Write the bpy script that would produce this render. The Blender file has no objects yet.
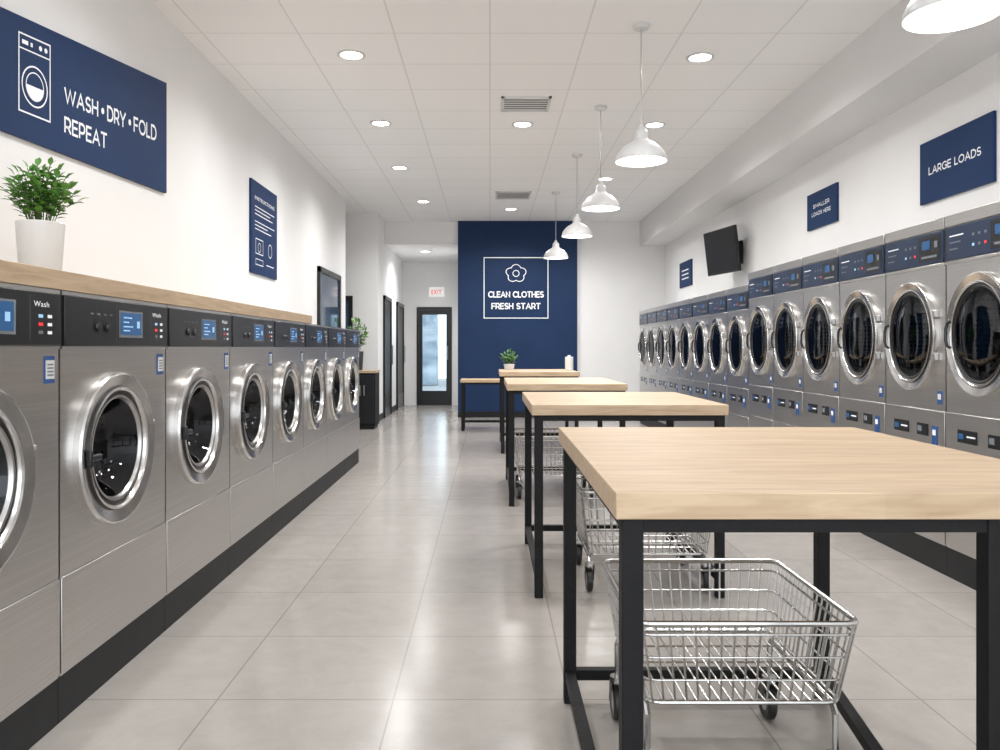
import bpy, math, random
from mathutils import Vector, Matrix
random.seed(7)
scene=bpy.context.scene
COL=scene.collection
try:
    scene.view_settings.view_transform='Standard'
    scene.view_settings.look='None'
except Exception: pass

# ------------------------------------------------------------ materials
def mat(name,color,rough=.5,metal=0.0,emit=None,estr=1.0,coat=0,spec=None):
    m=bpy.data.materials.new(name); m.use_nodes=True
    b=m.node_tree.nodes['Principled BSDF']
    b.inputs['Base Color'].default_value=(*color,1)
    b.inputs['Roughness'].default_value=rough
    b.inputs['Metallic'].default_value=metal
    if coat: b.inputs['Coat Weight'].default_value=coat
    if spec is not None: b.inputs['Specular IOR Level'].default_value=spec
    if emit:
        b.inputs['Emission Color'].default_value=(*emit,1)
        b.inputs['Emission Strength'].default_value=estr
    return m
def noise_var(m,scale,c1,c2,r1=None,r2=None,detail=4,coord='Object',pos=(.3,.7),bump=0):
    nt=m.node_tree; N=nt.nodes; L=nt.links; b=N['Principled BSDF']
    tc=N.new('ShaderNodeTexCoord'); mp=N.new('ShaderNodeMapping'); mp.inputs['Scale'].default_value=scale
    nz=N.new('ShaderNodeTexNoise'); nz.inputs['Scale'].default_value=1; nz.inputs['Detail'].default_value=detail
    L.new(tc.outputs[coord],mp.inputs[0]); L.new(mp.outputs[0],nz.inputs['Vector'])
    cr=N.new('ShaderNodeValToRGB'); cr.color_ramp.elements[0].color=(*c1,1); cr.color_ramp.elements[1].color=(*c2,1)
    cr.color_ramp.elements[0].position=pos[0]; cr.color_ramp.elements[1].position=pos[1]
    L.new(nz.outputs['Fac'],cr.inputs[0]); L.new(cr.outputs[0],b.inputs['Base Color'])
    if r1 is not None:
        mr=N.new('ShaderNodeMapRange'); mr.inputs[3].default_value=r1; mr.inputs[4].default_value=r2
        L.new(nz.outputs['Fac'],mr.inputs[0]); L.new(mr.outputs[0],b.inputs['Roughness'])
    if bump:
        bp=N.new('ShaderNodeBump'); bp.inputs['Strength'].default_value=bump; bp.inputs['Distance'].default_value=.01
        L.new(nz.outputs['Fac'],bp.inputs['Height']); L.new(bp.outputs[0],b.inputs['Normal'])
    return m
M={}
M['wall']=noise_var(mat('wall_paint',(.8,.79,.77),.75),(3,3,3),(.82,.82,.82),(.84,.84,.84))
M['soffit']=mat('soffit_paint',(.74,.74,.74),.8)
M['blue']=noise_var(mat('navy_paint',(.012,.045,.15),.65,spec=.3),(2,2,2),(.006,.025,.080),(.008,.030,.092))
M['navy']=noise_var(mat('navy_sign',(.012,.05,.17),.6,spec=.25),(2,2,2),(.006,.029,.098),(.007,.033,.110))
M['white']=mat('white_print',(.85,.87,.9),.5,emit=(.85,.87,.9),estr=.1)
M['steel']=noise_var(mat('brushed_steel',(.55,.53,.51),.34,1.0),(1.0,1.0,150),(.545,.532,.518),(.62,.607,.593),.26,.36,detail=2)
M['steel2']=noise_var(mat('satin_steel',(.5,.5,.5),.3,1.0),(60,60,2),(.50,.49,.48),(.60,.59,.58),.25,.38)
M['chrome']=mat('polished_chrome',(.64,.63,.62),.2,1.0)
M['wire']=mat('chrome_wire',(.56,.56,.55),.24,1.0)
M['gasket']=mat('dark_gasket',(.014,.014,.014),.4)
M['black']=mat('black_plastic',(.007,.008,.010),.28)
M['blackmetal']=noise_var(mat('black_powder_coat',(.008,.008,.009),.6,spec=.25),(80,80,80),(.005,.005,.006),(.008,.008,.009))
M['base']=noise_var(mat('black_plinth',(.015,.016,.018),.5,spec=.3),(10,10,10),(.008,.009,.010),(.013,.014,.016))
M['screen']=mat('lit_screen',(.015,.06,.15),.25,emit=(.02,.10,.25),estr=.5)
M['screen_txt']=mat('screen_lines',(.3,.5,.7),.3,emit=(.3,.55,.8),estr=.4)
M['red']=mat('red_print',(.7,.03,.03),.4,emit=(.9,.04,.03),estr=.4)
M['grey']=mat('grey_print',(.18,.20,.22),.5)
M['stickerblue']=mat('sticker_blue',(.02,.08,.25),.4)
M['panelblue']=noise_var(mat('dryer_panel_navy',(.012,.05,.14),.35),(6,6,6),(.007,.020,.052),(.010,.029,.075))
M['pot']=noise_var(mat('white_ceramic',(.75,.74,.72),.35),(6,6,6),(.66,.655,.645),(.70,.695,.685))
M['exitbox']=mat('exit_sign_face',(.8,.8,.78),.4,emit=(1,.97,.94),estr=.35)
M['potdark']=mat('dark_planter',(.03,.03,.03),.5)
M['soil']=noise_var(mat('soil',(.03,.02,.012),.9),(60,60,60),(.02,.012,.008),(.05,.03,.02))
M['leaf']=noise_var(mat('leaf_green',(.06,.2,.04),.45),(25,25,25),(.045,.16,.02),(.17,.38,.08))
M['stem']=mat('stem_green',(.08,.14,.03),.6)
M['enamel']=mat('white_enamel',(.64,.64,.64),.3)
M['enamel_in']=mat('shade_inner',(.85,.85,.83),.4,emit=(1,.97,.92),estr=.9)
M['bulb']=mat('bulb_glow',(1,1,1),.4,emit=(1,.97,.92),estr=14)
M['lens']=mat('downlight_lens',(1,1,1),.4,emit=(1,.98,.94),estr=14)
M['tvscreen']=mat('tv_screen',(.006,.006,.008),.35,spec=.3)
M['vent_dark']=mat('vent_shadow',(.14,.14,.14),.8)
M['vent']=mat('vent_metal',(.70,.70,.70),.5)
M['concrete']=noise_var(mat('outside_paving',(.3,.3,.3),.8),(2,2,2),(.28,.29,.3),(.4,.4,.4))
M['facade']=noise_var(mat('outside_facade',(.3,.36,.42),.8),(.8,.8,3),(.16,.22,.28),(.5,.56,.62))
M['doorglass_blue']=mat('tinted_glass',(.03,.07,.14),.08,coat=.5)
# wood
def wood(name,rot=0):
    m=mat(name,(.6,.4,.24),.42); nt=m.node_tree;N=nt.nodes;L=nt.links;b=N['Principled BSDF']
    tc=N.new('ShaderNodeTexCoord')
    rt=N.new('ShaderNodeMapping'); rt.inputs['Rotation'].default_value=(0,0,rot)
    L.new(tc.outputs['Object'],rt.inputs[0])
    mp=N.new('ShaderNodeMapping'); mp.inputs['Scale'].default_value=(3.6,34,34)
    nz=N.new('ShaderNodeTexNoise'); nz.inputs['Scale'].default_value=1; nz.inputs['Detail'].default_value=8; nz.inputs['Distortion'].default_value=1.2
    L.new(rt.outputs[0],mp.inputs[0]); L.new(mp.outputs[0],nz.inputs['Vector'])
    cr=N.new('ShaderNodeValToRGB'); cr.color_ramp.elements[0].color=(.40,.275,.165,1); cr.color_ramp.elements[1].color=(.56,.42,.28,1)
    cr.color_ramp.elements[0].position=.25; cr.color_ramp.elements[1].position=.68
    L.new(nz.outputs['Fac'],cr.inputs[0])
    bk=N.new('ShaderNodeTexBrick'); bk.offset=.37; bk.inputs['Color1'].default_value=(.94,.94,.935,1); bk.inputs['Color2'].default_value=(1,1,1,1); bk.inputs['Mortar'].default_value=(.90,.89,.87,1)
    bk.inputs['Scale'].default_value=1; bk.inputs['Mortar Size'].default_value=.0006; bk.inputs['Brick Width'].default_value=.8; bk.inputs['Row Height'].default_value=.09
    L.new(rt.outputs[0],bk.inputs['Vector'])
    mx=N.new('ShaderNodeMix'); mx.data_type='RGBA'; mx.blend_type='MULTIPLY'; mx.inputs[0].default_value=1
    L.new(cr.outputs[0],mx.inputs[6]); L.new(bk.outputs['Color'],mx.inputs[7]); L.new(mx.outputs[2],b.inputs['Base Color'])
    return m
M['wood']=wood('maple_butcher_block')
M['wood_long']=wood('maple_worktop',math.radians(90))
def floor_mat():
    m=mat('porcelain_floor_tile',(.36,.33,.3),.2); nt=m.node_tree;N=nt.nodes;L=nt.links;b=N['Principled BSDF']
    tc=N.new('ShaderNodeTexCoord'); mp=N.new('ShaderNodeMapping'); mp.inputs['Location'].default_value=(.33,.27,0)
    bk=N.new('ShaderNodeTexBrick'); bk.offset=0; bk.inputs['Scale'].default_value=1
    bk.inputs['Color1'].default_value=(.92,.92,.92,1); bk.inputs['Color2'].default_value=(1.0,1.0,1.0,1); bk.inputs['Mortar'].default_value=(.66,.65,.64,1)
    bk.inputs['Mortar Size'].default_value=.0036; bk.inputs['Mortar Smooth'].default_value=.3; bk.inputs['Brick Width'].default_value=.6; bk.inputs['Row Height'].default_value=.6
    L.new(tc.outputs['Object'],mp.inputs[0]); L.new(mp.outputs[0],bk.inputs['Vector'])
    nz=N.new('ShaderNodeTexNoise'); nz.inputs['Scale'].default_value=7; nz.inputs['Detail'].default_value=8; nz.inputs['Roughness'].default_value=.7; nz.inputs['Distortion'].default_value=.5
    nm=N.new('ShaderNodeMapping'); nm.inputs['Location'].default_value=(0,0,3.7)
    L.new(tc.outputs['Object'],nm.inputs[0]); L.new(nm.outputs[0],nz.inputs['Vector'])
    cr=N.new('ShaderNodeValToRGB'); cr.color_ramp.elements[0].color=(.325,.300,.276,1); cr.color_ramp.elements[1].color=(.380,.353,.328,1)
    cr.color_ramp.elements[0].position=.3; cr.color_ramp.elements[1].position=.72
    L.new(nz.outputs['Fac'],cr.inputs[0])
    mx=N.new('ShaderNodeMix'); mx.data_type='RGBA'; mx.blend_type='MULTIPLY'; mx.inputs[0].default_value=1
    L.new(cr.outputs[0],mx.inputs[6]); L.new(bk.outputs['Color'],mx.inputs[7]); L.new(mx.outputs[2],b.inputs['Base Color'])
    return m
M['floor']=floor_mat()
def ceil_mat():
    m=mat('ceiling_tiles',(.8,.79,.78),.85); nt=m.node_tree;N=nt.nodes;L=nt.links;b=N['Principled BSDF']
    tc=N.new('ShaderNodeTexCoord'); mp=N.new('ShaderNodeMapping'); mp.inputs['Location'].default_value=(0.0,-.1,0)
    bk=N.new('ShaderNodeTexBrick'); bk.offset=0; bk.squash=1; bk.inputs['Scale'].default_value=1
    bk.inputs['Color1'].default_value=(.88,.885,.89,1); bk.inputs['Color2'].default_value=(.895,.90,.905,1); bk.inputs['Mortar'].default_value=(.72,.72,.72,1)
    bk.inputs['Mortar Size'].default_value=.006; bk.inputs['Mortar Smooth'].default_value=.1; bk.inputs['Brick Width'].default_value=.67; bk.inputs['Row Height'].default_value=.61
    L.new(tc.outputs['Object'],mp.inputs[0]); L.new(mp.outputs[0],bk.inputs['Vector'])
    L.new(bk.outputs['Color'],b.inputs['Base Color'])
    return m
M['ceil']=ceil_mat()
def glass_mat(name,tint,base=.06):
    m=bpy.data.materials.new(name); m.use_nodes=True; nt=m.node_tree;N=nt.nodes;L=nt.links
    N.clear(); o=N.new('ShaderNodeOutputMaterial'); t=N.new('ShaderNodeBsdfTransparent'); t.inputs[0].default_value=(*tint,1)
    g=N.new('ShaderNodeBsdfGlossy'); g.inputs['Roughness'].default_value=.03; g.inputs['Color'].default_value=(.9,.93,1,1)
    lw=N.new('ShaderNodeLayerWeight'); lw.inputs[0].default_value=.3
    mr=N.new('ShaderNodeMapRange'); mr.inputs[3].default_value=base; mr.inputs[4].default_value=.45
    L.new(lw.outputs['Fresnel'],mr.inputs[0])
    mx=N.new('ShaderNodeMixShader'); L.new(mr.outputs[0],mx.inputs[0]); L.new(t.outputs[0],mx.inputs[1]); L.new(g.outputs[0],mx.inputs[2]); L.new(mx.outputs[0],o.inputs[0])
    return m
M['glass']=glass_mat('door_glass',(.28,.30,.33),.03)
M['pane']=glass_mat('clear_pane',(.85,.92,.95),.05)
def drum_mat():
    m=mat('perforated_drum',(.25,.25,.26),.35,1.0); nt=m.node_tree;N=nt.nodes;L=nt.links;b=N['Principled BSDF']
    tc=N.new('ShaderNodeTexCoord'); v=N.new('ShaderNodeTexVoronoi'); v.inputs['Scale'].default_value=38; v.inputs['Randomness'].default_value=.1
    L.new(tc.outputs['Object'],v.inputs['Vector'])
    cr=N.new('ShaderNodeValToRGB'); cr.color_ramp.elements[0].color=(.01,.01,.01,1); cr.color_ramp.elements[1].color=(.20,.20,.21,1)
    cr.color_ramp.elements[0].position=.25; cr.color_ramp.elements[1].position=.35
    L.new(v.outputs['Distance'],cr.inputs[0]); L.new(cr.outputs[0],b.inputs['Base Color'])
    return m
M['drum']=drum_mat()

# ------------------------------------------------------------ mesh builder
class MB:
    def __init__(s): s.v=[];s.f=[];s.fm=[];s.mats=[]
    def mi(s,m):
        m=M[m]
        if m not in s.mats: s.mats.append(m)
        return s.mats.index(m)
    def add(s,vs,fs,m):
        o=len(s.v); s.v+= [tuple(v) for v in vs]; k=s.mi(m)
        for f in fs: s.f.append(tuple(i+o for i in f)); s.fm.append(k)
        return s
    def box(s,x0,x1,y0,y1,z0,z1,m):
        vs=[(x0,y0,z0),(x1,y0,z0),(x1,y1,z0),(x0,y1,z0),(x0,y0,z1),(x1,y0,z1),(x1,y1,z1),(x0,y1,z1)]
        return s.add(vs,[(0,3,2,1),(4,5,6,7),(0,1,5,4),(1,2,6,5),(2,3,7,6),(3,0,4,7)],m)
    def path(s,pts,r,m,n=8,closed=False):
        pts=[Vector(p) for p in pts]; K=len(pts); vs=[]; fs=[]
        prev=None
        for i,p in enumerate(pts):
            if closed: t=(pts[(i+1)%K]-pts[i-1])
            else: t=(pts[min(i+1,K-1)]-pts[max(i-1,0)])
            t.normalize()
            if prev is None:
                a=Vector((0,0,1)) if abs(t.z)<.9 else Vector((1,0,0))
                u=t.cross(a).normalized()
            else:
                u=(prev-t*prev.dot(t)).normalized()
            prev=u; w=t.cross(u)
            for k in range(n):
                an=2*math.pi*k/n; vs.append(p+u*math.cos(an)*r+w*math.sin(an)*r)
        R=K if closed else K-1
        for i in range(R):
            j=(i+1)%K
            for k in range(n):
                l=(k+1)%n; fs.append((i*n+k,i*n+l,j*n+l,j*n+k))
        if not closed:
            fs.append(tuple(reversed(range(n)))); fs.append(tuple((K-1)*n+k for k in range(n)))
        return s.add(vs,fs,m)
    def lathe(s,prof,c,m,axis='z',n=48,sx=1.0,mats=None):
        vs=[];
        for (r,h) in prof:
            for k in range(n):
                a=2*math.pi*k/n
                if axis=='z': vs.append((c[0]+r*math.cos(a),c[1]+r*math.sin(a),c[2]+h))
                elif axis=='y': vs.append((c[0]+sx*r*math.cos(a),c[1]+h,c[2]+r*math.sin(a)))
                else: vs.append((c[0]+h,c[1]+r*math.cos(a),c[2]+r*math.sin(a)))
        o=len(s.v); s.v+=vs
        for i in range(len(prof)-1):
            mm=s.mi(mats[i] if mats else m)
            for k in range(n):
                l=(k+1)%n; s.f.append((o+i*n+k,o+i*n+l,o+(i+1)*n+l,o+(i+1)*n+k)); s.fm.append(mm)
        return s
    def platehole(s,x0,x1,z0,z1,y,cx,cz,r,sx,m,n=48):
        angs=[2*math.pi*k/n for k in range(n)]+[math.atan2(z-cz,x-cx)%(2*math.pi) for x in (x0,x1) for z in (z0,z1)]
        angs=sorted(set(angs)); K=len(angs); vs=[];fs=[]
        for a in angs:
            ca,sa=math.cos(a),math.sin(a)
            vs.append((cx+sx*r*ca,y,cz+r*sa))
            t=1e9
            if ca>1e-9:t=min(t,(x1-cx)/ca)
            if ca<-1e-9:t=min(t,(x0-cx)/ca)
            if sa>1e-9:t=min(t,(z1-cz)/sa)
            if sa<-1e-9:t=min(t,(z0-cz)/sa)
            vs.append((cx+t*ca,y,cz+t*sa))
        for i in range(K):
            j=(i+1)%K; fs.append((2*i,2*i+1,2*j+1,2*j))
        return s.add(vs,fs,m)
    def obj(s,name,parent=None,bevel=0,smooth=True,label=None,seg=2):
        me=bpy.data.meshes.new(name); me.from_pydata(s.v,[],s.f)
        for m in s.mats: me.materials.append(m)
        for i,p in enumerate(me.polygons):
            p.material_index=s.fm[i]; p.use_smooth=smooth
        me.update()
        if smooth: me.set_sharp_from_angle(angle=math.radians(28))
        o=bpy.data.objects.new(name,me); COL.objects.link(o)
        if parent: o.parent=parent
        if bevel:
            b=o.modifiers.new('bevel','BEVEL'); b.width=bevel; b.segments=seg; b.limit_method='ANGLE'; b.angle_limit=math.radians(50)
        if label: o['label']=label
        return o
def empty(name,loc=(0,0,0),rz=0,label='',cat='',group=None):
    e=bpy.data.objects.new(name,None); e.empty_display_size=.1; COL.objects.link(e)
    e.location=loc; e.rotation_euler=(0,0,rz); tag(e,label,cat,group); return e
def tag(o,label,cat,group=None):
    o['label']=label; o['category']=cat
    if group: o['group']=group
    return o
def struct(o): o['kind']='structure'; return o
def clone(o,parent=None):
    c=o.copy(); COL.objects.link(c)
    if parent: c.parent=parent
    for ch in list(o.children): clone(ch,c)
    return c
# text : built-in font for tiny print, own geometric stroke capitals for the signs
_tc={}
def text_geo(t,bold=.012):
    if (t,bold) in _tc: return _tc[(t,bold)]
    cu=bpy.data.curves.new('tmp','FONT'); cu.body=t; cu.resolution_u=3; cu.offset=bold; cu.space_character=1.08
    ob=bpy.data.objects.new('tmp',cu); COL.objects.link(ob)
    dg=bpy.context.evaluated_depsgraph_get(); dg.update()
    me=bpy.data.meshes.new_from_object(ob.evaluated_get(dg))
    vs=[v.co.copy() for v in me.vertices]; fs=[tuple(p.vertices) for p in me.polygons]
    bpy.data.objects.remove(ob); bpy.data.meshes.remove(me)
    x0=min(v.x for v in vs);x1=max(v.x for v in vs);y0=min(v.y for v in vs);y1=max(v.y for v in vs)
    vs=[((v.x-x0)/(x1-x0),(v.y-y0)/(y1-y0)) for v in vs]
    _tc[(t,bold)]=(vs,fs,(x1-x0)/(y1-y0)); return _tc[(t,bold)]
def put_text(mb,t,P,u0,u1,v0,v1,m='white',bold=.012):
    vs,fs,_=text_geo(t,bold)
    mb.add([P(u0+a*(u1-u0),v0+b*(v1-v0)) for a,b in vs],fs,m)
def arc(cx,cy,rx,ry,a0,a1,n=14):
    return [(cx+rx*math.cos(math.radians(a0+(a1-a0)*k/n)),cy+ry*math.sin(math.radians(a0+(a1-a0)*k/n))) for k in range(n+1)]
G={'A':(.92,[[(0,0),(.46,1),(.92,0)],[(.17,.32),(.75,.32)]]),
'W':(1.36,[[(0,1),(.34,0),(.68,.97),(1.02,0),(1.36,1)]]),
'S':(.68,[arc(.34,.74,.30,.26,40,270)+arc(.34,.25,.33,.25,90,-145)]),
'H':(.76,[[(0,0),(0,1)],[(.76,0),(.76,1)],[(0,.5),(.76,.5)]]),
'D':(.84,[[(0,0),(0,1),(.34,1)]+arc(.34,.5,.50,.5,90,-90)+[(0,0)]]),
'R':(.70,[[(0,0),(0,1),(.38,1)]+arc(.38,.68,.30,.32,90,-90)+[(0,.36)],[(.40,.36),(.70,0)]]),
'P':(.68,[[(0,0),(0,1),(.38,1)]+arc(.38,.68,.30,.32,90,-90)+[(0,.36)]]),
'Y':(.86,[[(0,1),(.43,.42),(.86,1)],[(.43,.42),(.43,0)]]),
'F':(.60,[[(0,0),(0,1),(.60,1)],[(0,.48),(.54,.48)]]),
'E':(.62,[[(.62,0),(0,0),(0,1),(.62,1)],[(0,.51),(.55,.51)]]),
'O':(1.02,[arc(.51,.5,.51,.5,0,360,28)]),
'C':(.86,[arc(.51,.5,.51,.5,45,315,22)]),
'G':(.92,[arc(.51,.5,.51,.5,45,325,22)+[(.93,.48),(.62,.48)]]),
'L':(.58,[[(0,1),(0,0),(.58,0)]]),
'T':(.78,[[(0,1),(.78,1)],[(.39,1),(.39,0)]]),
'N':(.78,[[(0,0),(0,1),(.78,0),(.78,1)]]),
'M':(.92,[[(0,0),(0,1),(.46,.3),(.92,1),(.92,0)]]),
'I':(.0,[[(0,0),(0,1)]]),' ':(.30,[])}
def geo_text(mb,t,P,asp,u0,u1,v0,v1,w=.19,m='white'):
    sp=.27; tot=sum(G[c][0] for c in t)+sp*(len(t)-1)+w
    sx=(u1-u0)/tot; h=(v1-v0); k=h/(1+w); x=w/2
    for c in t:
        gw,st=G[c]
        for s in st:
            pts=[(u0+(x+a)*sx,v0+k*w/2+b*k) for a,b in s]
            put_line(mb,P,pts,w*k,asp,m)
        x+=gw+sp
def put_rect(mb,P,u0,u1,v0,v1,m='white'):
    mb.add([P(u0,v0),P(u1,v0),P(u1,v1),P(u0,v1)],[(0,1,2,3)],m)
def put_line(mb,P,pts,w,asp,m='white',closed=False):
    n=len(pts)
    q2=[(p[0]*asp,p[1]) for p in pts]
    L=[];R=[]
    def nrm(a,b):
        dx,dy=b[0]-a[0],b[1]-a[1]; l=math.hypot(dx,dy) or 1e-9; return (-dy/l,dx/l)
    for i in range(n):
        if closed: a=q2[i-1]; b=q2[(i+1)%n]
        else: a=q2[max(i-1,0)]; b=q2[min(i+1,n-1)]
        p=q2[i]; ex=ey=0
        if (not closed) and i in (0,n-1):
            nn=nrm(a,b); s=1; d=(nn[1],-nn[0]); sg=-1 if i==0 else 1
            ex,ey=d[0]*sg*w*.35,d[1]*sg*w*.35
        else:
            n1=nrm(a,p); n2=nrm(p,b); nx,ny=n1[0]+n2[0],n1[1]+n2[1]; l=math.hypot(nx,ny) or 1e-9
            nn=(nx/l,ny/l); s=min(1/max(nn[0]*n1[0]+nn[1]*n1[1],.3),1.6)
        L.append(((p[0]+ex+nn[0]*w/2*s)/asp,p[1]+ey+nn[1]*w/2*s)); R.append(((p[0]+ex-nn[0]*w/2*s)/asp,p[1]+ey-nn[1]*w/2*s))
    vs=[P(*c) for c in L]+[P(*c) for c in R]
    fs=[(i,(i+1)%n,n+(i+1)%n,n+i) for i in range(n if closed else n-1)]
    mb.add(vs,fs,m)
def circ(cx,cy,r,asp,n=28,a0=0,a1=2*math.pi):
    full=abs(a1-a0-2*math.pi)<1e-6
    return [(cx+r*math.cos(a0+(a1-a0)*k/(n if full else n-1))/asp,cy+r*math.sin(a0+(a1-a0)*k/(n if full else n-1))) for k in range(n)]
def quadP(bl,br,tr,tl,nrm,off):
    bl,br,tr,tl=[Vector(p)+Vector(nrm)*off for p in (bl,br,tr,tl)]
    return lambda u,v:(bl*(1-u)+br*u)*(1-v)+(tl*(1-u)+tr*u)*v

# ------------------------------------------------------------ room
XL=-2.15; XR=3.04; ZC=3.4; YB=13.9; YF=-2.2
struct(MB().box(-3.7,3.3,YF,17.2,-.1,0,'floor').obj('floor',smooth=False))
struct(MB().box(-3.7,3.3,YF,14.1,ZC,ZC+.1,'ceil').obj('ceiling',smooth=False))
struct(MB().box(XL-.15,XL,YF,11.9,0,ZC,'wall').obj('wall_left',smooth=False))
struct(MB().box(XR,XR+.15,YF,14.1,0,ZC,'wall').obj('wall_right',smooth=False))
struct(MB().box(1.51,XR,YB,14.1,0,ZC,'wall').obj('wall_back',smooth=False))
struct(MB().box(-.556,1.51,YB-.06,14.1,0,ZC,'blue').obj('wall_accent',smooth=False))
struct(MB().box(-3.7,-1.83,13.07,13.2,0,ZC,'wall').obj('wall_alcove_back',smooth=False))
struct(MB().box(-3.7,-3.6,11.9,13.07,0,ZC,'wall').obj('wall_alcove_left',smooth=False))
struct(MB().box(-3.6,-2.3,11.75,11.9,0,ZC,'wall').obj('wall_alcove_front',smooth=False))
struct(MB().box(-1.95,-1.83,13.2,16.8,0,ZC,'wall').obj('wall_hall_left',smooth=False))
struct(MB().box(-.556,-.45,14.1,16.8,0,ZC,'wall').obj('wall_hall_right',smooth=False))
struct(MB().box(-1.83,-.556,YB,16.8,3.0,ZC+.1,'wall').obj('ceiling_hall',smooth=False))
w=MB().box(-1.95,-1.54,16.8,16.95,0,3.0,'wall').box(-.8,-.45,16.8,16.95,0,3.0,'wall').box(-1.54,-.8,16.8,16.95,2.06,3.0,'wall')
struct(w.obj('wall_exit',smooth=False))
struct(MB().box(2.6,XR,YF,YB,2.97,ZC,'soffit').obj('trim_1',smooth=False))
struct(MB().box(1.51,XR,YB-.015,YB,0,.1,'base').obj('baseboard_back',smooth=False))
struct(MB().box(-.556,1.51,YB-.075,YB-.06,0,.1,'base').obj('baseboard_accent',smooth=False))
struct(MB().box(-1.83,-1.815,13.1,13.68,0,.1,'base').box(-1.83,-1.815,14.62,15.58,0,.1,'base').obj('baseboard_hall',smooth=False))
struct(MB().box(-2.2,-1.83,13.055,13.07,0,.1,'base').obj('baseboard_alcove',smooth=False))
# outside
struct(MB().box(-9,6,17.2,32,-.12,-.02,'concrete').obj('floor_outside',smooth=False))
struct(MB().box(-7,-1.75,26,27,0,5,'facade').box(-1.2,4,28,29,0,2.6,'facade').obj('wall_outside',smooth=False))

# doors
def side_door(n,x,y0,y1,h,face,glass='black'):
    s=face
    m=MB(); a,b=(x,x+s*.04) if s>0 else (x+s*.04,x)
    m.box(a,b,y0,y0+.07,0,h,'black').box(a,b,y1-.07,y1,0,h,'black').box(a,b,y0,y1,h-.07,h,'black')
    a,b=(x,x+s*.02)
    m.box(a,b,y0+.07,y1-.07,0,h-.07,glass).box(a,b+.006,y0+.07,y1-.07,0,.28,'black')
    m.path([(x+.07,y1-.16,.9),(x+.07,y1-.16,1.25)],.012,'steel2')
    return struct(m.obj('door_%d'%n,smooth=False))
side_door(1,XL,9.94,11.35,2.22,1,'doorglass_blue')
side_door(2,-1.83,13.68,14.62,2.1,1,'gasket')
side_door(3,-1.83,15.58,16.7,2.1,1,'gasket')
struct(MB().box(-3.0,-2.24,13.03,13.07,0,2.05,'black').box(-2.93,-2.31,13.02,13.03,.3,1.95,'doorglass_blue').obj('door_4',smooth=False))
m=MB(); x0,x1=-1.54,-.8
m.box(x0,x0+.05,16.78,16.9,0,2.06,'black').box(x1-.05,x1,16.78,16.9,0,2.06,'black').box(x0+.05,x1-.05,16.78,16.9,2.0,2.06,'black')
m.box(x0+.05,x0+.12,16.82,16.87,0,2.0,'black').box(x1-.12,x1-.05,16.82,16.87,0,2.0,'black').box(x0+.12,x1-.12,16.82,16.87,1.90,2.0,'black').box(x0+.12,x1-.12,16.82,16.87,0,.30,'black')
m.box(x0+.12,x1-.12,16.84,16.846,.30,1.90,'pane')
m.path([(x1-.09,16.78,.95),(x1-.09,16.78,1.25)],.012,'steel2')
struct(m.obj('door_5',smooth=False))

# exit sign
e=empty('exit_sign',(-1.12,16.8,2.37),0,'white box exit sign with red letters above the door','exit sign')
MB().box(-.16,.16,-.06,0,-.10,.10,'exitbox').obj('sign_body',e,bevel=.008)
P=quadP((-.16,-.06,-.10),(.16,-.06,-.10),(.16,-.06,.10),(-.16,-.06,.10),(0,-1,0),.003)
m=MB(); put_text(m,'EXIT',P,.17,.83,.27,.73,'red',.015); m.obj('lettering',e,smooth=False)

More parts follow.
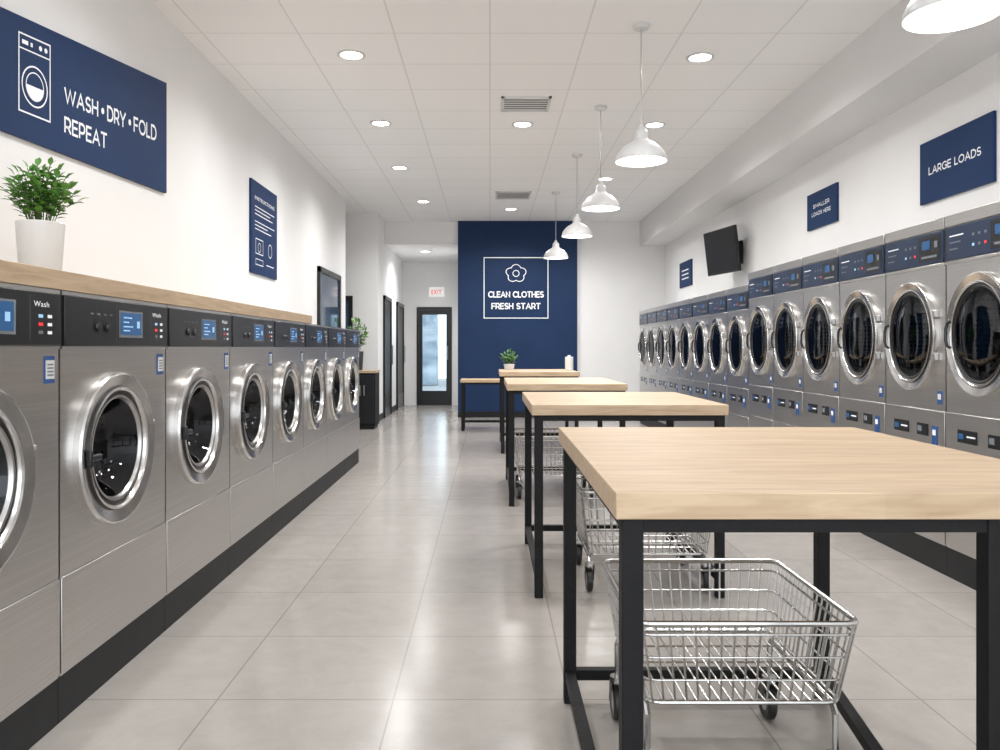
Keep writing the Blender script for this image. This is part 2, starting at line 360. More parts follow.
# ------------------------------------------------------------ washer
WP=.835
def make_washer():
    e=empty('front_load_washer',(0,0,0),0,'brushed stainless front-load washer with round chrome door and black control panel','washing machine','row of front-load washers')
    hw=WP/2-.005; H=1.383; cz=.838; R=.2; cx=-.05; SX=1.05
    b=MB()
    b.platehole(-hw,hw,.475,1.205,0,cx,cz,R,SX,'steel')
    b.box(-hw,hw,.001,.74,.15,.475,'steel')
    b.add([(-hw,0,.475),(-hw,.74,.475),(-hw,.74,H),(-hw,0,H)],[(0,1,2,3)],'steel')
    b.add([(hw,0,.475),(hw,.74,.475),(hw,.74,H),(hw,0,H)],[(3,2,1,0)],'steel')
    b.add([(-hw,0,H),(hw,0,H),(hw,.74,H),(-hw,.74,H)],[(0,1,2,3)],'steel')
    b.add([(-hw,.74,.475),(hw,.74,.475),(hw,.74,H),(-hw,.74,H)],[(3,2,1,0)],'steel')
    b.add([(-hw,0.0,1.205),(hw,0.0,1.205),(hw,0.0,H),(-hw,0.0,H)],[(0,1,2,3)],'steel')
    b.obj('body',e)
    MB().box(-hw,hw,-.006,.0,.158,.466,'steel').obj('lower_panel',e,bevel=.003)
    MB().box(-WP/2+.001,WP/2-.001,.004,.73,0,.15,'base').obj('base',e,bevel=.002)
    MB().box(-hw,hw,-.006,0,1.372,1.383,'steel').box(-hw,hw,-.006,0,1.196,1.205,'steel').obj('trim_strip',e)
    p=MB().box(-hw+.006,hw-.006,-.014,0,1.206,1.371,'black').obj('control_panel',e,bevel=.004)
    P=quadP((-hw,-.014,1.206),(hw,-.014,1.206),(hw,-.014,1.371),(-hw,-.014,1.371),(0,-1,0),.002)
    s=MB(); put_rect(s,P,.45,.69,.20,.80,'grey')
    P2=quadP((-hw,-.016,1.206),(hw,-.016,1.206),(hw,-.016,1.371),(-hw,-.016,1.371),(0,-1,0),.002)
    put_rect(s,P2,.465,.675,.26,.76,'screen')
    P3=quadP((-hw,-.018,1.206),(hw,-.018,1.206),(hw,-.018,1.371),(-hw,-.018,1.371),(0,-1,0),.002)
    for (u0,u1,v0,v1) in [(.485,.57,.63,.66),(.485,.54,.53,.56),(.485,.58,.43,.46),(.485,.55,.34,.37),(.62,.65,.42,.58)]: put_rect(s,P3,u0,u1,v0,v1,'screen_txt')
    s.obj('display_screen',p,smooth=False)
    k=MB()
    put_text(k,'Wash',P,.80,.90,.72,.82,'white',.01)
    for i in range(4): put_rect(k,P,.20+.055*i,.225+.055*i,.66,.69,'grey')
    for i in range(3):
        for j in range(2):
            put_rect(k,P,.83+.06*j,.86+.06*j,.22+.15*i,.28+.15*i,['grey','red','screen_txt'][(i+j)%3] if j==0 else 'white')
    put_rect(k,P,.775,.777,.08,.92,'grey'); put_rect(k,P,.43,.432,.08,.92,'grey')
    k.obj('button_markings',p,smooth=False)
    for (u,v) in [(.26,.4),(.35,.4)]:
        c=P(u,v); MB().lathe([(0,-.008),(.014,-.008),(.016,0)],(c[0],c[1],c[2]),'black','y',20).obj('knob',p)
    # door : flat bevelled outer ring, step, dark gasket, inner bezel
    d=MB()
    d.lathe([(.274,.0),(.275,-.022),(.271,-.030),(.265,-.032),(.261,-.031),(.224,-.021),(.221,-.029),(.214,-.031),(.208,-.026),(.203,-.012),(.196,-.012),(.190,-.020),(.182,-.019),(.176,-.006)],(cx,0,cz),'chrome','y',72,SX,
        mats=['chrome']*4+['chrome']+['gasket']+['chrome']*3+['gasket','gasket']+['steel2','steel2'])
    d=d.obj('door',e)
    MB().lathe([(.177,-.008),(.165,.01),(.14,.05),(.10,.08),(.05,.094),(.0005,.098)],(cx,0,cz),'glass','y',40,SX).obj('door_glass',d)
    g=MB(); g.lathe([(.2,0.0),(.2,.12),(.235,.13),(.235,.42),(.12,.44),(.0005,.43)],(cx,0,cz),'drum','y',40,SX,mats=['gasket','gasket','drum','drum','drum'])
    for a in (90,210,330):
        ca,sa=math.cos(math.radians(a)),math.sin(math.radians(a))
        g.path([(cx+ca*.2,.14,cz+sa*.2),(cx+ca*.2,.4,cz+sa*.2)],.03,'steel2',8)
    g.obj('drum',e)
    MB().box(cx-.250,cx-.17,-.044,-.024,cz-.022,cz+.002,'black').box(cx-.254,cx-.235,-.046,-.024,cz-.04,cz+.02,'black').obj('handle',d,bevel=.006)
    MB().box(cx+.265,cx+.292,-.03,0,cz-.065,cz-.03,'steel2').box(cx+.265,cx+.292,-.03,0,cz+.03,cz+.065,'steel2').path([(cx+.285,-.024,cz-.075),(cx+.285,-.024,cz+.075)],.007,'steel2').obj('hinge',d,bevel=.003)
    q=MB().box(.33,.385,-.003,0,1.09,1.175,'stickerblue').box(.334,.381,-.0045,-.003,1.104,1.162,'pot')
    for i in range(4): q.box(.341,.374,-.0055,-.0045,1.113+.011*i,1.118+.011*i,'grey')
    q.obj('sticker',e,smooth=False)
    return e
W0=make_washer()
for k in range(-1,7):
    w=W0 if k==-1 else clone(W0)
    w.location=(-1.373,2.55+WP*(k+.5),0); w.rotation_euler=(0,0,math.radians(90))

# ------------------------------------------------------------ dryer
def make_dryer(pitch,H,label,tall,group):
    e=empty('stacked_dryer',(0,0,0),0,label,'dryer',group)
    hw=pitch/2-.005; D=.60; s=H/1.89; cz=1.268*(1 if tall else .962); R=.235 if tall else .225; sx=.87; cx=-.02
    zs=.87*s; zt=1.635*s; z2=.59*s
    b=MB()
    b.platehole(-hw,hw,zs,zt,0,cx,cz,R,sx,'steel')
    b.box(-hw,hw,.002,D,.155,zs,'steel')
    b.add([(-hw,0,zs),(-hw,D,zs),(-hw,D,H),(-hw,0,H)],[(0,1,2,3)],'steel')
    b.add([(hw,0,zs),(hw,D,zs),(hw,D,H),(hw,0,H)],[(3,2,1,0)],'steel')
    b.add([(-hw,0,H),(hw,0,H),(hw,D,H),(-hw,D,H)],[(0,1,2,3)],'steel')
    b.add([(-hw,0,zt),(hw,0,zt),(hw,0,H),(-hw,0,H)],[(0,1,2,3)],'steel')
    b.obj('body',e)
    cp=MB().box(-hw,hw,-.006,0,z2+.005,zs-.006,'steel').obj('coin_panel',e,bevel=.003)
    MB().box(-hw,hw,-.006,0,.162,z2-.005,'steel').obj('lower_panel',e,bevel=.003)
    MB().box(-pitch/2+.001,pitch/2-.001,.004,D,0,.155,'base').obj('base',e)
    z0,z1=1.655*s,1.825*s
    MB().box(-hw,hw,-.012,0,z1+.004,H,'steel').box(-hw,hw,-.008,0,z0-.02,z0-.004,'steel').obj('trim_strip',e,bevel=.003)
    p=MB().box(-hw+.01,hw-.01,-.010,0,z0,z1,'panelblue').obj('control_panel',e,bevel=.003)
    P=quadP((-hw+.01,-.010,z0),(hw-.01,-.010,z0),(hw-.01,-.010,z1),(-hw+.01,-.010,z1),(0,-1,0),.002)
    k=MB(); put_rect(k,P,.62,.97,.1,.9,'black'); k.obj('display_bezel',p,smooth=False)
    k=MB()
    for j in range(3):
        put_rect(k,P,.06,.26-.04*j,.70-.2*j,.74-.2*j,'white' if j==0 else 'grey')
    for j in range(3): put_rect(k,P,.38+.08*j,.41+.08*j,.3,.38,['screen_txt','grey','red'][j])
    for j in range(3): put_rect(k,P,.38+.08*j,.41+.08*j,.6,.68,'grey')
    k.obj('button_markings',p,smooth=False)
    P2=quadP((-hw+.01,-.012,z0),(hw-.01,-.012,z0),(hw-.01,-.012,z1),(-hw+.01,-.012,z1),(0,-1,0),.002)
    k=MB(); put_rect(k,P2,.68,.81,.48,.76,'screen'); put_rect(k,P2,.88,.93,.5,.7,'grey'); put_rect(k,P2,.67,.92,.2,.27,'grey')
    k.obj('display_screen',p,smooth=False)
    f=R/.235
    d=MB().lathe([(.306*f,.0),(.307*f,-.016),(.304*f,-.024),(.299*f,-.026),(.266*f,-.018),(.263*f,-.024),(.257*f,-.025),(.252*f,-.018),(.243*f,-.012),(.236*f,-.014),(.226*f,-.010)],(cx,0,cz),'chrome','y',72,sx,
        mats=['chrome']*4+['gasket']+['chrome']*2+['gasket']*3).obj('door',e)
    MB().lathe([(.229*f,-.012),(.2*f,-.017),(.12*f,-.021),(.0005,-.022)],(cx,0,cz),'glass','y',40,sx).obj('door_glass',d)
    g=MB().lathe([(R,0),(R,.08),(R+.02,.09),(R+.02,.4),(.1,.42),(.0005,.41)],(cx,0,cz),'drum','y',40,sx,mats=['gasket','gasket','drum','drum','drum'])
    for a in (30,150,270):
        ca,sa=math.cos(math.radians(a))*sx,math.sin(math.radians(a))
        g.path([(cx+ca*R*.9,.1,cz+sa*R*.9),(cx+ca*R*.9,.38,cz+sa*R*.9)],.025,'steel2',8)
    g.obj('drum',e)
    x=cx-.262*f*sx
    MB().path([(x+.012,-.022,cz+.07),(x-.002,-.034,cz+.058),(x-.006,-.040,cz+.03),(x-.006,-.040,cz-.03),(x-.002,-.034,cz-.058),(x+.012,-.022,cz-.07)],.008,'black',8).obj('handle',d)
    x=cx+.30*f*sx
    for zz in (-.115,.115): MB().box(x-.02,x+.012,-.022,0,cz+zz-.02,cz+zz+.02,'steel2').obj('hinge',d,bevel=.003)
    st=MB().box(.24,.285,-.003,0,zs+.03,zs+.10,'stickerblue').box(.247,.278,-.004,-.003,zs+.055,zs+.085,'pot'); st.obj('sticker',e,smooth=False)
    zc=(z2+zs)/2
    MB().box(-.2,-.04,-.010,-.006,zc-.01,zc+.055,'black').box(-.19,-.15,-.0115,-.010,zc+.008,zc+.036,'screen').box(-.12,-.05,-.0115,-.010,zc+.02,zc+.028,'white').obj('coin_slot',cp,smooth=False)
    MB().box(.05,.16,-.010,-.006,zc-.01,zc+.055,'black').box(.06,.1,-.0115,-.010,zc+.01,zc+.04,'grey').obj('card_reader',cp,smooth=False)
    MB().box(.2,.25,-.010,-.006,zc-.05,zc+.05,'stickerblue').box(.21,.24,-.0115,-.010,zc,zc+.03,'white').obj('sticker',cp,smooth=False)
    return e
DL='tall stainless dryer with round chrome-rimmed door and navy control panel'
DB=make_dryer(.64,1.89,DL,True,'tall stainless dryers')
for k in range(6):
    w=DB if k==0 else clone(DB)
    w.location=(2.4,3.57+.64*(k+.5),0); w.rotation_euler=(0,0,math.radians(-90))
DS=make_dryer(.675,1.79,'slightly shorter stainless dryer with round chrome-rimmed door',False,'shorter stainless dryers')
for k in range(8):
    w=DS if k==0 else clone(DS)
    w.location=(2.4,7.415+.675*(k+.5),0); w.rotation_euler=(0,0,math.radians(-90))

# shelf above washers
s=MB().box(-2.148,-1.37,1.70,6.16,1.386,1.448,'wood_long').obj('wooden_shelf',bevel=.002,seg=2)
tag(s,'long light wood worktop running over the tops of the washers','shelf')

# ------------------------------------------------------------ plants
def leaf(mb,b,d,l,wd,up):
    d=d.normalized(); s=d.cross(up)
    if s.length<.01: s=d.cross(Vector((1,0,0)))
    s.normalize(); n=s.cross(d)
    pts=[(0,0,0),(.3,.42,.06),(.62,.46,.04),(1,0,-.16),(.62,-.46,.04),(.3,-.42,.06),(.3,0,0),(.62,0,-.03)]
    vs=[b+d*(t*l)+s*(a*wd)+n*(h*l) for t,a,h in pts]
    mb.add(vs,[(0,6,1),(1,6,7,2),(2,7,3),(0,5,6),(5,4,7,6),(4,3,7)],'leaf')
def plant(loc,potr,poth,fr,fh,nst,ll,label,potm='pot',cat='plant',K=8):
    e=empty('potted_plant',loc,0,label,cat)
    MB().lathe([(.0005,0),(potr*.78,0),(potr*.82,.006),(potr,poth-.004),(potr*.98,poth),(potr*.9,poth),(potr*.88,poth-.03),(.0005,poth-.03)],(0,0,0),potm,'z',40,mats=[potm]*6+['soil']).obj('pot',e)
    f=MB(); st=MB()
    for i in range(nst):
        a=2.4*i+random.uniform(-.3,.3); t=math.sqrt((i+.5)/nst)
        tip=Vector((math.cos(a)*fr*t*.85,math.sin(a)*fr*t*.85,poth+fh*(1-.55*t*t)*random.uniform(.78,.98)))
        base=Vector((math.cos(a)*potr*.4*t,math.sin(a)*potr*.4*t,poth-.03))
        mid=(base+tip)/2+Vector((-math.cos(a)*.01,-math.sin(a)*.01,fh*.12))
        st.path([base,mid,tip],max(.0015,potr*.02),'stem',5)
        for j in range(K):
            q=.3+.7*j/(K-1)
            p=base*(1-q)**2+mid*2*q*(1-q)+tip*q*q
            aa=a+2.4*j+random.uniform(-.4,.4)
            d=Vector((math.cos(aa),math.sin(aa),random.uniform(.05,.7)))
            if j==K-1: d=(tip-mid).normalized()+d*.4
            L=ll*random.uniform(.7,1.15)
            leaf(f,p,d,L,L*.55,Vector((random.uniform(-.3,.3),random.uniform(-.3,.3),1)))
    st.obj('stem',e); f.obj('foliage',e)
    return e
plant((-1.86,3.31,1.448),.092,.27,.165,.26,40,.050,'bushy green plant in a tapered white ceramic pot',K=11)
plant((.24,10.05,.93),.07,.07,.13,.17,20,.05,'small leafy green plant in a low white pot')
plant((-1.98,11.95,.87),.09,.28,.17,.5,20,.09,'leafy green plant in a dark planter on a cabinet','potdark')

# ------------------------------------------------------------ cabinet at end
e=empty('low_cabinet',(-1.88,12.0,0),0,'black low cabinet with a light wood top','cabinet')
MB().box(-.19,.19,-.22,.22,.05,.83,'blackmetal').box(-.17,.17,-.2,.2,0,.05,'base').obj('body',e,bevel=.004)
MB().box(-.2,.2,-.23,.23,.83,.868,'wood').obj('cabinet_top',e,bevel=.003)
dd=MB().box(-.175,-.005,-.235,-.22,.09,.8,'black').obj('door',e,bevel=.003); MB().path([(-.03,-.25,.5),(-.03,-.25,.65)],.006,'steel2').obj('handle',dd)
dd=MB().box(.005,.175,-.235,-.22,.09,.8,'black').obj('door',e,bevel=.003); MB().path([(.03,-.25,.5),(.03,-.25,.65)],.006,'steel2').obj('handle',dd)

# ------------------------------------------------------------ tables
def table(x0,x1,y0,y1,label,fx=None,z=.928,th=.05,rail=True,name='folding_table',cat='table',group='folding tables'):
    e=empty(name,((x0+x1)/2,(y0+y1)/2,0),0,label,cat,group)
    cx,cy=(x0+x1)/2,(y0+y1)/2
    a0,a1,b0,b1=x0-cx,x1-cx,y0-cy,y1-cy
    MB().box(a0,a1,b0,b1,z-th,z,'wood').obj('table_top',e,bevel=.002)
    t=.041; i=.014; zl=z-th; ah=.028
    fr=(a1-i if fx is None else fx-cx); br=(a1-i-.09 if fx is not None else a1-i)
    L=a0+i
    for (x,y) in [(L,b0+i),(fr-t,b0+i),(L,b1-i-t),(br-t,b1-i-t)]:
        MB().box(x,x+t,y,y+t,0,zl,'blackmetal').obj('leg',e,bevel=.002)
    ap=MB().box(L+t,fr-t,b0+i+.004,b0+i+.036,zl-ah,zl,'blackmetal').box(L+t,br-t,b1-i-.036,b1-i-.004,zl-ah,zl,'blackmetal')
    ap.box(L+.004,L+.036,b0+i+t,b1-i-t,zl-ah,zl,'blackmetal')
    def skew(mb,z0,z1):
        ya,yb=b0+i+t,b1-i-t
        xa,xb=fr-t+.004,br-t+.004
        mb.add([(xa,ya,z0),(xa+.032,ya,z0),(xb+.032,yb,z0),(xb,yb,z0),(xa,ya,z1),(xa+.032,ya,z1),(xb+.032,yb,z1),(xb,yb,z1)],[(0,3,2,1),(4,5,6,7),(0,1,5,4),(1,2,6,5),(2,3,7,6),(3,0,4,7)],'blackmetal')
    skew(ap,zl-ah,zl); ap.obj('apron',e)
    r=MB().box(L+.004,L+.036,b0+i+t,b1-i-t,.078,.112,'blackmetal').box(L+t,br-t,b1-i-.036,b1-i-.004,.078,.112,'blackmetal')
    skew(r,.078,.112); r.obj('lower_rail',e)
    return e
TL='light maple folding table on square black metal legs'
table(.236,1.25,1.50,2.75,TL+', cart beneath',fx=.985)
table(.20,1.14,3.82,4.95,TL+', cart beneath')
table(.13,1.04,6.04,7.35,TL)
table(.11,1.02,9.07,10.3,'light maple folding table holding a small plant')
table(-.43,.3,11.55,12.1,'narrow light wood side table before navy wall',z=.74,th=.04,name='side_table',group=None)
e=empty('paper_canister',(.96,9.7,.928),0,'white upright paper canister standing on a folding table','canister')
MB().lathe([(.0005,0),(.045,0),(.05,.005),(.05,.16),(.046,.166),(.0005,.168)],(0,0,0),'pot','z',28).obj('body',e)
MB().lathe([(.0005,.168),(.02,.168),(.02,.185),(.0005,.187)],(0,0,0),'enamel','z',20).obj('lid',e)

# ------------------------------------------------------------ carts
def make_cart(W,zb,xw,label):
    e=empty('wire_laundry_cart',(0,0,0),0,label,'laundry cart','wire laundry carts')
    Dp=.30; tp=.035; zt=.50; r=.003
    def pt(u,v,z):  # u,v in -1..1
        k=(z-zb)/(zt-zb); return (u*(W-tp*(1-k)),v*(Dp-tp*(1-k)),z)
    b=MB()
    def ring(z,rr):
        P=[]
        for (u,v) in [(-1,-1),(1,-1),(1,1),(-1,1)]:
            p=Vector(pt(u,v,z)); c=.035
            if (u,v) in [(-1,-1),(1,1)]: seq=[(0,-v*c),(-u*c,0)]
            else: seq=[(-u*c,0),(0,-v*c)]
            p1=p+Vector((seq[0][0],seq[0][1],0)); p2=p+Vector((seq[1][0],seq[1][1],0))
            m=(p1+p2)/2*.45+p*.55
            P+=[p1,(p1*.3+m*.7),(p2*.3+m*.7),p2]
        b.path(P,rr,'wire',8,closed=True)
    ring(zt,.008); ring(zt-.03,.0035)
    nn=max(3,int((zt-.03-zb)/.05))
    for k in range(1,nn): ring(zt-.03-(zt-.03-zb)*k/nn,r)
    ring(zb,.006)
    n=17
    for i in range(n):
        u=-.94+1.88*i/(n-1)
        for v in (-1,1): b.path([pt(u,v,zt),pt(u,v,zb)],r,'wire',5)
        b.path([pt(u,-1,zb),pt(u,1,zb)],r,'wire',5)
        for w in (-1,1): b.path([pt(w,u,zt),pt(w,u,zb)],r,'wire',5)
        if i%4==0: b.path([pt(-1,u,zb),pt(1,u,zb)],r,'wire',5)
    b.obj('basket',e)
    x,y=xw,.245; z=zb-.018
    for sx_ in (-1,1):
        f=MB().path([(sx_*x,-y,.14),(sx_*x,-y,z-.02),(sx_*x,-y+.02,z),(sx_*x,y-.02,z),(sx_*x,y,z-.02),(sx_*x,y,.14)],.009,'wire',8)
        f.obj('frame',e)
    for sx_ in (-1,1):
        for sy in (-1,1):
            c=MB().lathe([(.0005,.145),(.024,.145),(.024,.13),(.0005,.13)],(sx_*x,sy*y,0),'wire','z',16)
            for o in (-.019,.019):
                c.add([(sx_*x+o,sy*y-.022,.132),(sx_*x+o,sy*y+.022,.132),(sx_*x+o,sy*y+.038,.055),(sx_*x+o,sy*y+.010,.05)],[(0,1,2,3)],'gasket')
                c.add([(sx_*x+o*1.15,sy*y-.022,.132),(sx_*x+o*1.15,sy*y+.022,.132),(sx_*x+o*1.15,sy*y+.038,.055),(sx_*x+o*1.15,sy*y+.010,.05)],[(3,2,1,0)],'gasket')
            c=c.obj('caster',e)
            wv=MB().lathe([(.0005,-.012),(.03,-.013),(.035,-.015),(.052,-.015),(.058,-.010),(.058,.010),(.052,.015),(.035,.015),(.03,.013),(.0005,.012)],(sx_*x,sy*y+.02,.058),'gasket','x',28,mats=['steel2','gasket']+['gasket']*5+['gasket','steel2'])
            wv.obj('wheel',c)
    return e
C0=make_cart(.285,.285,.245,'shallow chrome wire laundry basket cart on black casters')
C0.location=(.655,2.33,0)
C1=make_cart(.325,.19,.285,'deep chrome wire laundry basket cart on black casters')
C1.location=(.775,4.18,0)
c=clone(C1); c.location=(.52,6.60,0)

# ------------------------------------------------------------ signs
def wall_sign(name,bl,br,tr,tl,nrm,label,draw,th=.02):
    bl,br,tr,tl=[Vector(p) for p in (bl,br,tr,tl)]; n=Vector(nrm)
    org=(bl+br+tr+tl)/4
    e=empty(name,org,0,label,'sign')
    q=[p-org for p in (bl,br,tr,tl)]
    vs=q+[p+n*th for p in q]
    MB().add(vs,[(3,2,1,0),(4,5,6,7),(0,1,5,4),(1,2,6,5),(2,3,7,6),(3,0,4,7)],'navy').obj('sign_panel',e,smooth=False)
    P=quadP(*q,nrm,th+.002); asp=(br-bl).length/(((tl-bl).length+(tr-br).length)/2)
    m=MB(); draw(m,P,asp); m.obj('lettering',e,smooth=False)
    return e
def draw_wash(m,P,asp):
    for i,(t,u0,u1) in enumerate([('WASH',.305,.495),('DRY',.55,.675),('FOLD',.73,.91)]):
        geo_text(m,t,P,asp,u0,u1,.43,.57)
    for u in (.5225,.7025):
        c=circ(u,.50,.028,asp,14); m.add([P(*p) for p in c],[tuple(range(14))],'white')
    geo_text(m,'REPEAT',P,asp,.305,.55,.18,.32)
    put_line(m,P,[(.095,.22),(.235,.22),(.235,.86),(.095,.86)],.014,asp,closed=True)
    put_line(m,P,[(.095,.74),(.235,.74)],.012,asp)
    put_line(m,P,circ(.165,.46,.165,asp),.014,asp,closed=True)
    put_line(m,P,circ(.165,.46,.115,asp),.010,asp,closed=True)
    wl=[(.165+.112*math.cos(a)/asp,.46+.112*math.sin(a)) for a in [math.pi+math.pi*k/14 for k in range(15)]]
    m.add([P(*p) for p in wl],[tuple(range(15))],'white')
    put_rect(m,P,.108,.135,.78,.815); put_rect(m,P,.145,.155,.78,.815)
    m.add([P(*p) for p in circ(.19,.80,.022,asp,12)],[tuple(range(12))],'white'); m.add([P(*p) for p in circ(.215,.80,.022,asp,12)],[tuple(range(12))],'white')
z=lambda r:1.2+r
wall_sign('wash_dry_fold_sign',(XL,3.44,z(.95)),(XL,5.27,z(1.02)),(XL,5.27,z(1.745)),(XL,3.44,z(1.48)),(1,0,0),'wide navy sign reading WASH DRY FOLD REPEAT with washer icon',draw_wash)
def draw_info(m,P,asp):
    put_text(m,'INSTRUCTIONS',P,.12,.88,.80,.84)
    for (a,b,v) in [(.12,.88,.72),(.12,.7,.68),(.12,.8,.64),(.12,.88,.56),(.12,.6,.52),(.12,.75,.48)]: put_rect(m,P,a,b,v,v+.010)
    put_line(m,P,[(.15,.22),(.42,.22),(.42,.38),(.15,.38)],.010,asp,closed=True)
    put_line(m,P,circ(.285,.29,.05,asp),.008,asp,closed=True)
    put_line(m,P,circ(.7,.30,.075,asp),.010,asp,closed=True)
    put_line(m,P,[(.15,.1),(.42,.1),(.42,.16),(.15,.16)],.008,asp,closed=True)
    put_rect(m,P,.55,.85,.12,.13)
wall_sign('instruction_sign',(XL,7.14,1.88),(XL,8.0,1.88),(XL,8.0,2.72),(XL,7.14,2.72),(1,0,0),'tall navy information sign with white lines and icons',draw_info)
wall_sign('large_loads_sign',(XR,5.62,2.20),(XR,4.80,2.20),(XR,4.80,2.625),(XR,5.62,2.625),(-1,0,0),'navy wall sign reading LARGE LOADS in white',lambda m,P,a:geo_text(m,'LARGE LOADS',P,a,.14,.86,.44,.57))
def draw_small(m,P,asp):
    geo_text(m,'SMALLER',P,asp,.22,.78,.56,.67,.2); geo_text(m,'LOADS HERE',P,asp,.18,.82,.34,.45,.2)
wall_sign('small_wall_sign',(XR,7.62,2.31),(XR,6.97,2.31),(XR,6.97,2.645),(XR,7.62,2.645),(-1,0,0),'small navy wall sign with two lines of white lettering',draw_small)
def draw_small2(m,P,asp):
    for v in (.62,.46,.3): put_rect(m,P,.22,.78,v,v+.05)
wall_sign('small_notice_sign',(XR,12.75,2.15),(XR,12.0,2.15),(XR,12.0,2.54),(XR,12.75,2.54),(-1,0,0),'small navy notice sign with white lines beside television',draw_small2)
# accent wall sign
e=empty('clean_clothes_sign',(.45,YB-.06,2.24),0,'white outlined square emblem reading CLEAN CLOTHES FRESH START','sign')
P=quadP((-.56,0,-.53),(.56,0,-.53),(.56,0,.53),(-.56,0,.53),(0,-1,0),.012); asp=1.12/1.06
m=MB()
for (x0,x1,z0,z1) in [(-.56,.56,-.53,-.515),(-.56,.56,.515,.53),(-.56,-.545,-.515,.515),(.545,.56,-.515,.515)]: m.box(x0,x1,-.012,0,z0,z1,'white')
m.obj('border',e,smooth=False)
m=MB(); geo_text(m,'CLEAN CLOTHES',P,asp,.07,.93,.34,.445,.23); geo_text(m,'FRESH START',P,asp,.12,.88,.15,.255,.23); m.obj('lettering',e,smooth=False)
m=MB()
sc=[]
for k in range(100):
    a=2*math.pi*k/100; r=.112+.034*abs(math.sin(2.5*(a-math.pi/2)+math.pi/2)); sc.append((.5+r*1.15*math.cos(a)/asp,.735+r*math.sin(a)))
put_line(m,P,sc,.013,asp,closed=True); put_line(m,P,circ(.5,.735,.05,asp),.013,asp,closed=True)
m.obj('icon',e,smooth=False)

# ------------------------------------------------------------ television
e=empty('wall_television',(2.81,9.7,2.37),math.radians(-78),'black flat television angled on a wall bracket','television')
tv=MB().box(-.38,.38,-.02,.02,-.27,.27,'black').box(-.2,.2,.02,.045,-.15,.15,'black').obj('television_body',e,bevel=.006)
sc_=MB().box(-.365,.365,-.023,-.02,-.252,.255,'tvscreen').obj('screen',e,smooth=False)
tv.rotation_euler=(math.radians(7),0,0); sc_.rotation_euler=(math.radians(7),0,0)
MB().path([(0,.045,0),(.08,.11,0),(.05,.18,0)],.022,'black').box(-.12,.16,.165,.19,-.16,.12,'black').obj('bracket',e)

# ------------------------------------------------------------ pendants
def make_pend():
    e=empty('pendant_lamp',(0,0,0),0,'white enamel dome pendant lamp hanging on a thin rod','pendant lamp','dome pendant lamps')
    zb=2.47-ZC  # relative to ceiling
    prof=[(.172,0),(.174,.006),(.171,.026),(.160,.054),(.140,.084),(.112,.110),(.080,.130),(.056,.144),(.048,.158),(.046,.198),(.036,.214),(.022,.220),(.018,.242),(.008,.25)]
    s=MB().lathe(prof,(0,0,zb),'enamel','z',48)
    s.lathe([(.172,0),(.167,.025),(.156,.050),(.136,.080),(.10,.106),(.06,.123),(.0005,.126)],(0,0,zb),'enamel_in','z',48)
    s.obj('lamp_shade',e)
    MB().path([(0,0,zb+.245),(0,0,-.02)],.005,'steel2',8).obj('rod',e)
    MB().lathe([(.0005,-.03),(.05,-.028),(.06,-.01),(.06,0)],(0,0,0),'enamel','z',28).obj('canopy',e)
    MB().lathe([(.0005,.01),(.03,.018),(.045,.045),(.03,.08),(.02,.12)],(0,0,zb),'bulb','z',24).obj('bulb',e)
    return e
def light(kind,loc,energy,r=.1,size=None,col=(1,.99,.98)):
    l=bpy.data.lights.new('lamp',kind); l.energy=energy; l.color=col
    l.shadow_soft_size=r
    if kind=='SPOT': l.spot_size=size or math.radians(160); l.spot_blend=1
    o=bpy.data.objects.new(kind.lower()+'_light',l); o.location=loc; COL.objects.link(o); return o
P0=make_pend()
for i,(x,y) in enumerate([(1.77,3.06),(1.03,5.45),(1.01,7.3),(.99,9.1),(.93,11.3)]):
    p=P0 if i==0 else clone(P0)
    p.location=(x,y,ZC)
    light('SPOT',(x,y,2.46),[26,38,46,46,46][i],.12)
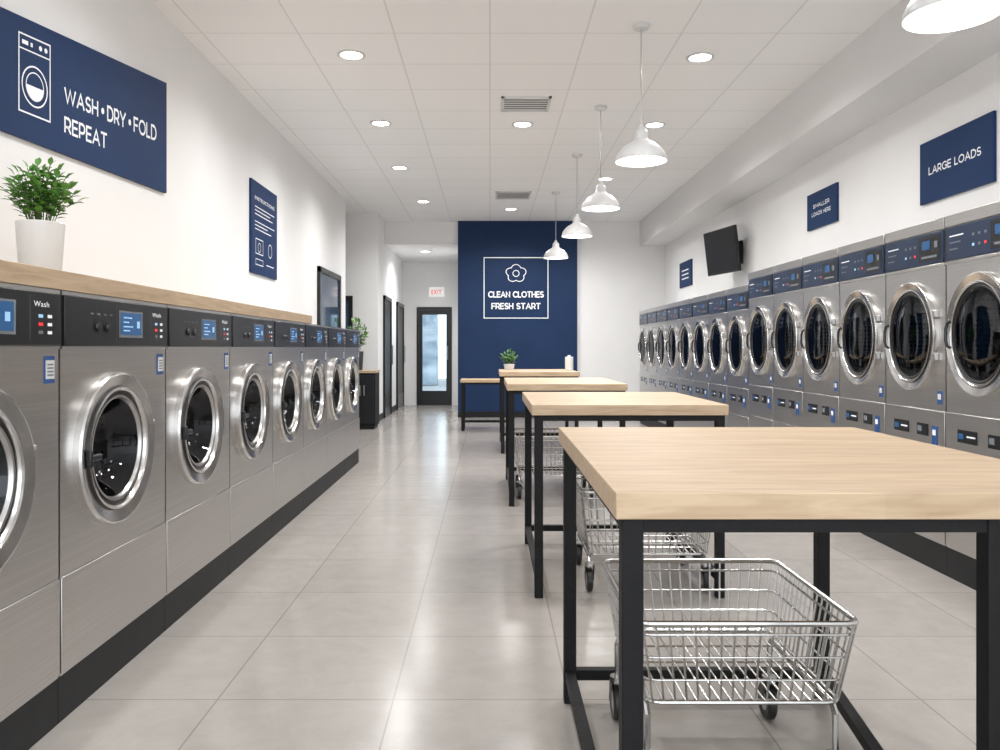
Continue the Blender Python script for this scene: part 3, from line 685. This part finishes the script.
# downlights
def make_down():
    e=empty('recessed_downlight',(0,0,0),0,'round white recessed ceiling downlight, lit','ceiling light','recessed downlights')
    MB().lathe([(.105,0),(.105,-.006),(.099,-.009),(.084,-.009),(.080,-.003)],(0,0,0),'enamel','z',32).obj('trim_ring',e)
    MB().lathe([(.082,-.004),(.0005,-.004)],(0,0,0),'lens','z',32).obj('lens',e)
    return e
D0=make_down(); first=True
DLs=[(-1.04,6.0,ZC),(1.59,6.05,ZC),(-1.07,7.82,ZC),(.32,7.86,ZC),(1.62,7.88,ZC),(-1.1,9.75,ZC),(1.5,10.4,ZC),(-1.0,12.0,ZC),(.33,12.66,ZC),(1.6,12.4,ZC),(-1.2,14.9,3.0)]
for (x,y,zz) in DLs:
    d=D0 if first else clone(D0); first=False
    d.location=(x,y,zz); light('SPOT',(x,y,zz-.03),(140 if y<9 else 175) if zz==ZC else 190,.09)
for (x,y) in [(-1.04,4.1),(.32,4.1),(1.6,4.1),(-1.04,2.0),(1.6,2.0),(-1.04,-.3),(1.6,-.3)]:  # extra unseen spots without fixtures, added for soft even light
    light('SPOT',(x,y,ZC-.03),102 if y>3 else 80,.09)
# vents
def vent(x,y,w,d):
    e=empty('ceiling_vent',(x,y,ZC),0,'rectangular louvred metal ceiling air vent','air vent')
    m=MB(); m.box(-w/2,w/2,-d/2,-d/2+.025,-.014,0,'vent').box(-w/2,w/2,d/2-.025,d/2,-.014,0,'vent').box(-w/2,-w/2+.025,-d/2,d/2,-.014,0,'vent').box(w/2-.025,w/2,-d/2,d/2,-.014,0,'vent'); m.box(-w/2+.02,w/2-.02,-d/2+.02,d/2-.02,-.003,0,'vent_dark')
    m.obj('frame',e)
    m=MB(); n=6
    for i in range(n):
        yy=-d/2+.05+(d-.10)*i/(n-1)
        m.box(-w/2+.02,w/2-.02,yy-.011,yy+.011,-.010,-.005,'vent')
    m.obj('louvres',e,smooth=False)
vent(.32,7.2,.44,.42); vent(.33,11.5,.5,.55)

# ------------------------------------------------------------ world + camera
w=bpy.data.worlds.new('world'); scene.world=w; w.use_nodes=True
w.node_tree.nodes['Background'].inputs[0].default_value=(.92,.96,1,1); w.node_tree.nodes['Background'].inputs[1].default_value=2.9
cd=bpy.data.cameras.new('camera'); cd.lens=28.8; cd.sensor_width=36; cd.shift_x=.01; cd.shift_y=-.027; cd.clip_start=.02
co=bpy.data.objects.new('camera',cd); co.location=(0,0,1.2); co.rotation_euler=(math.radians(90),0,0); COL.objects.link(co)
scene.camera=co
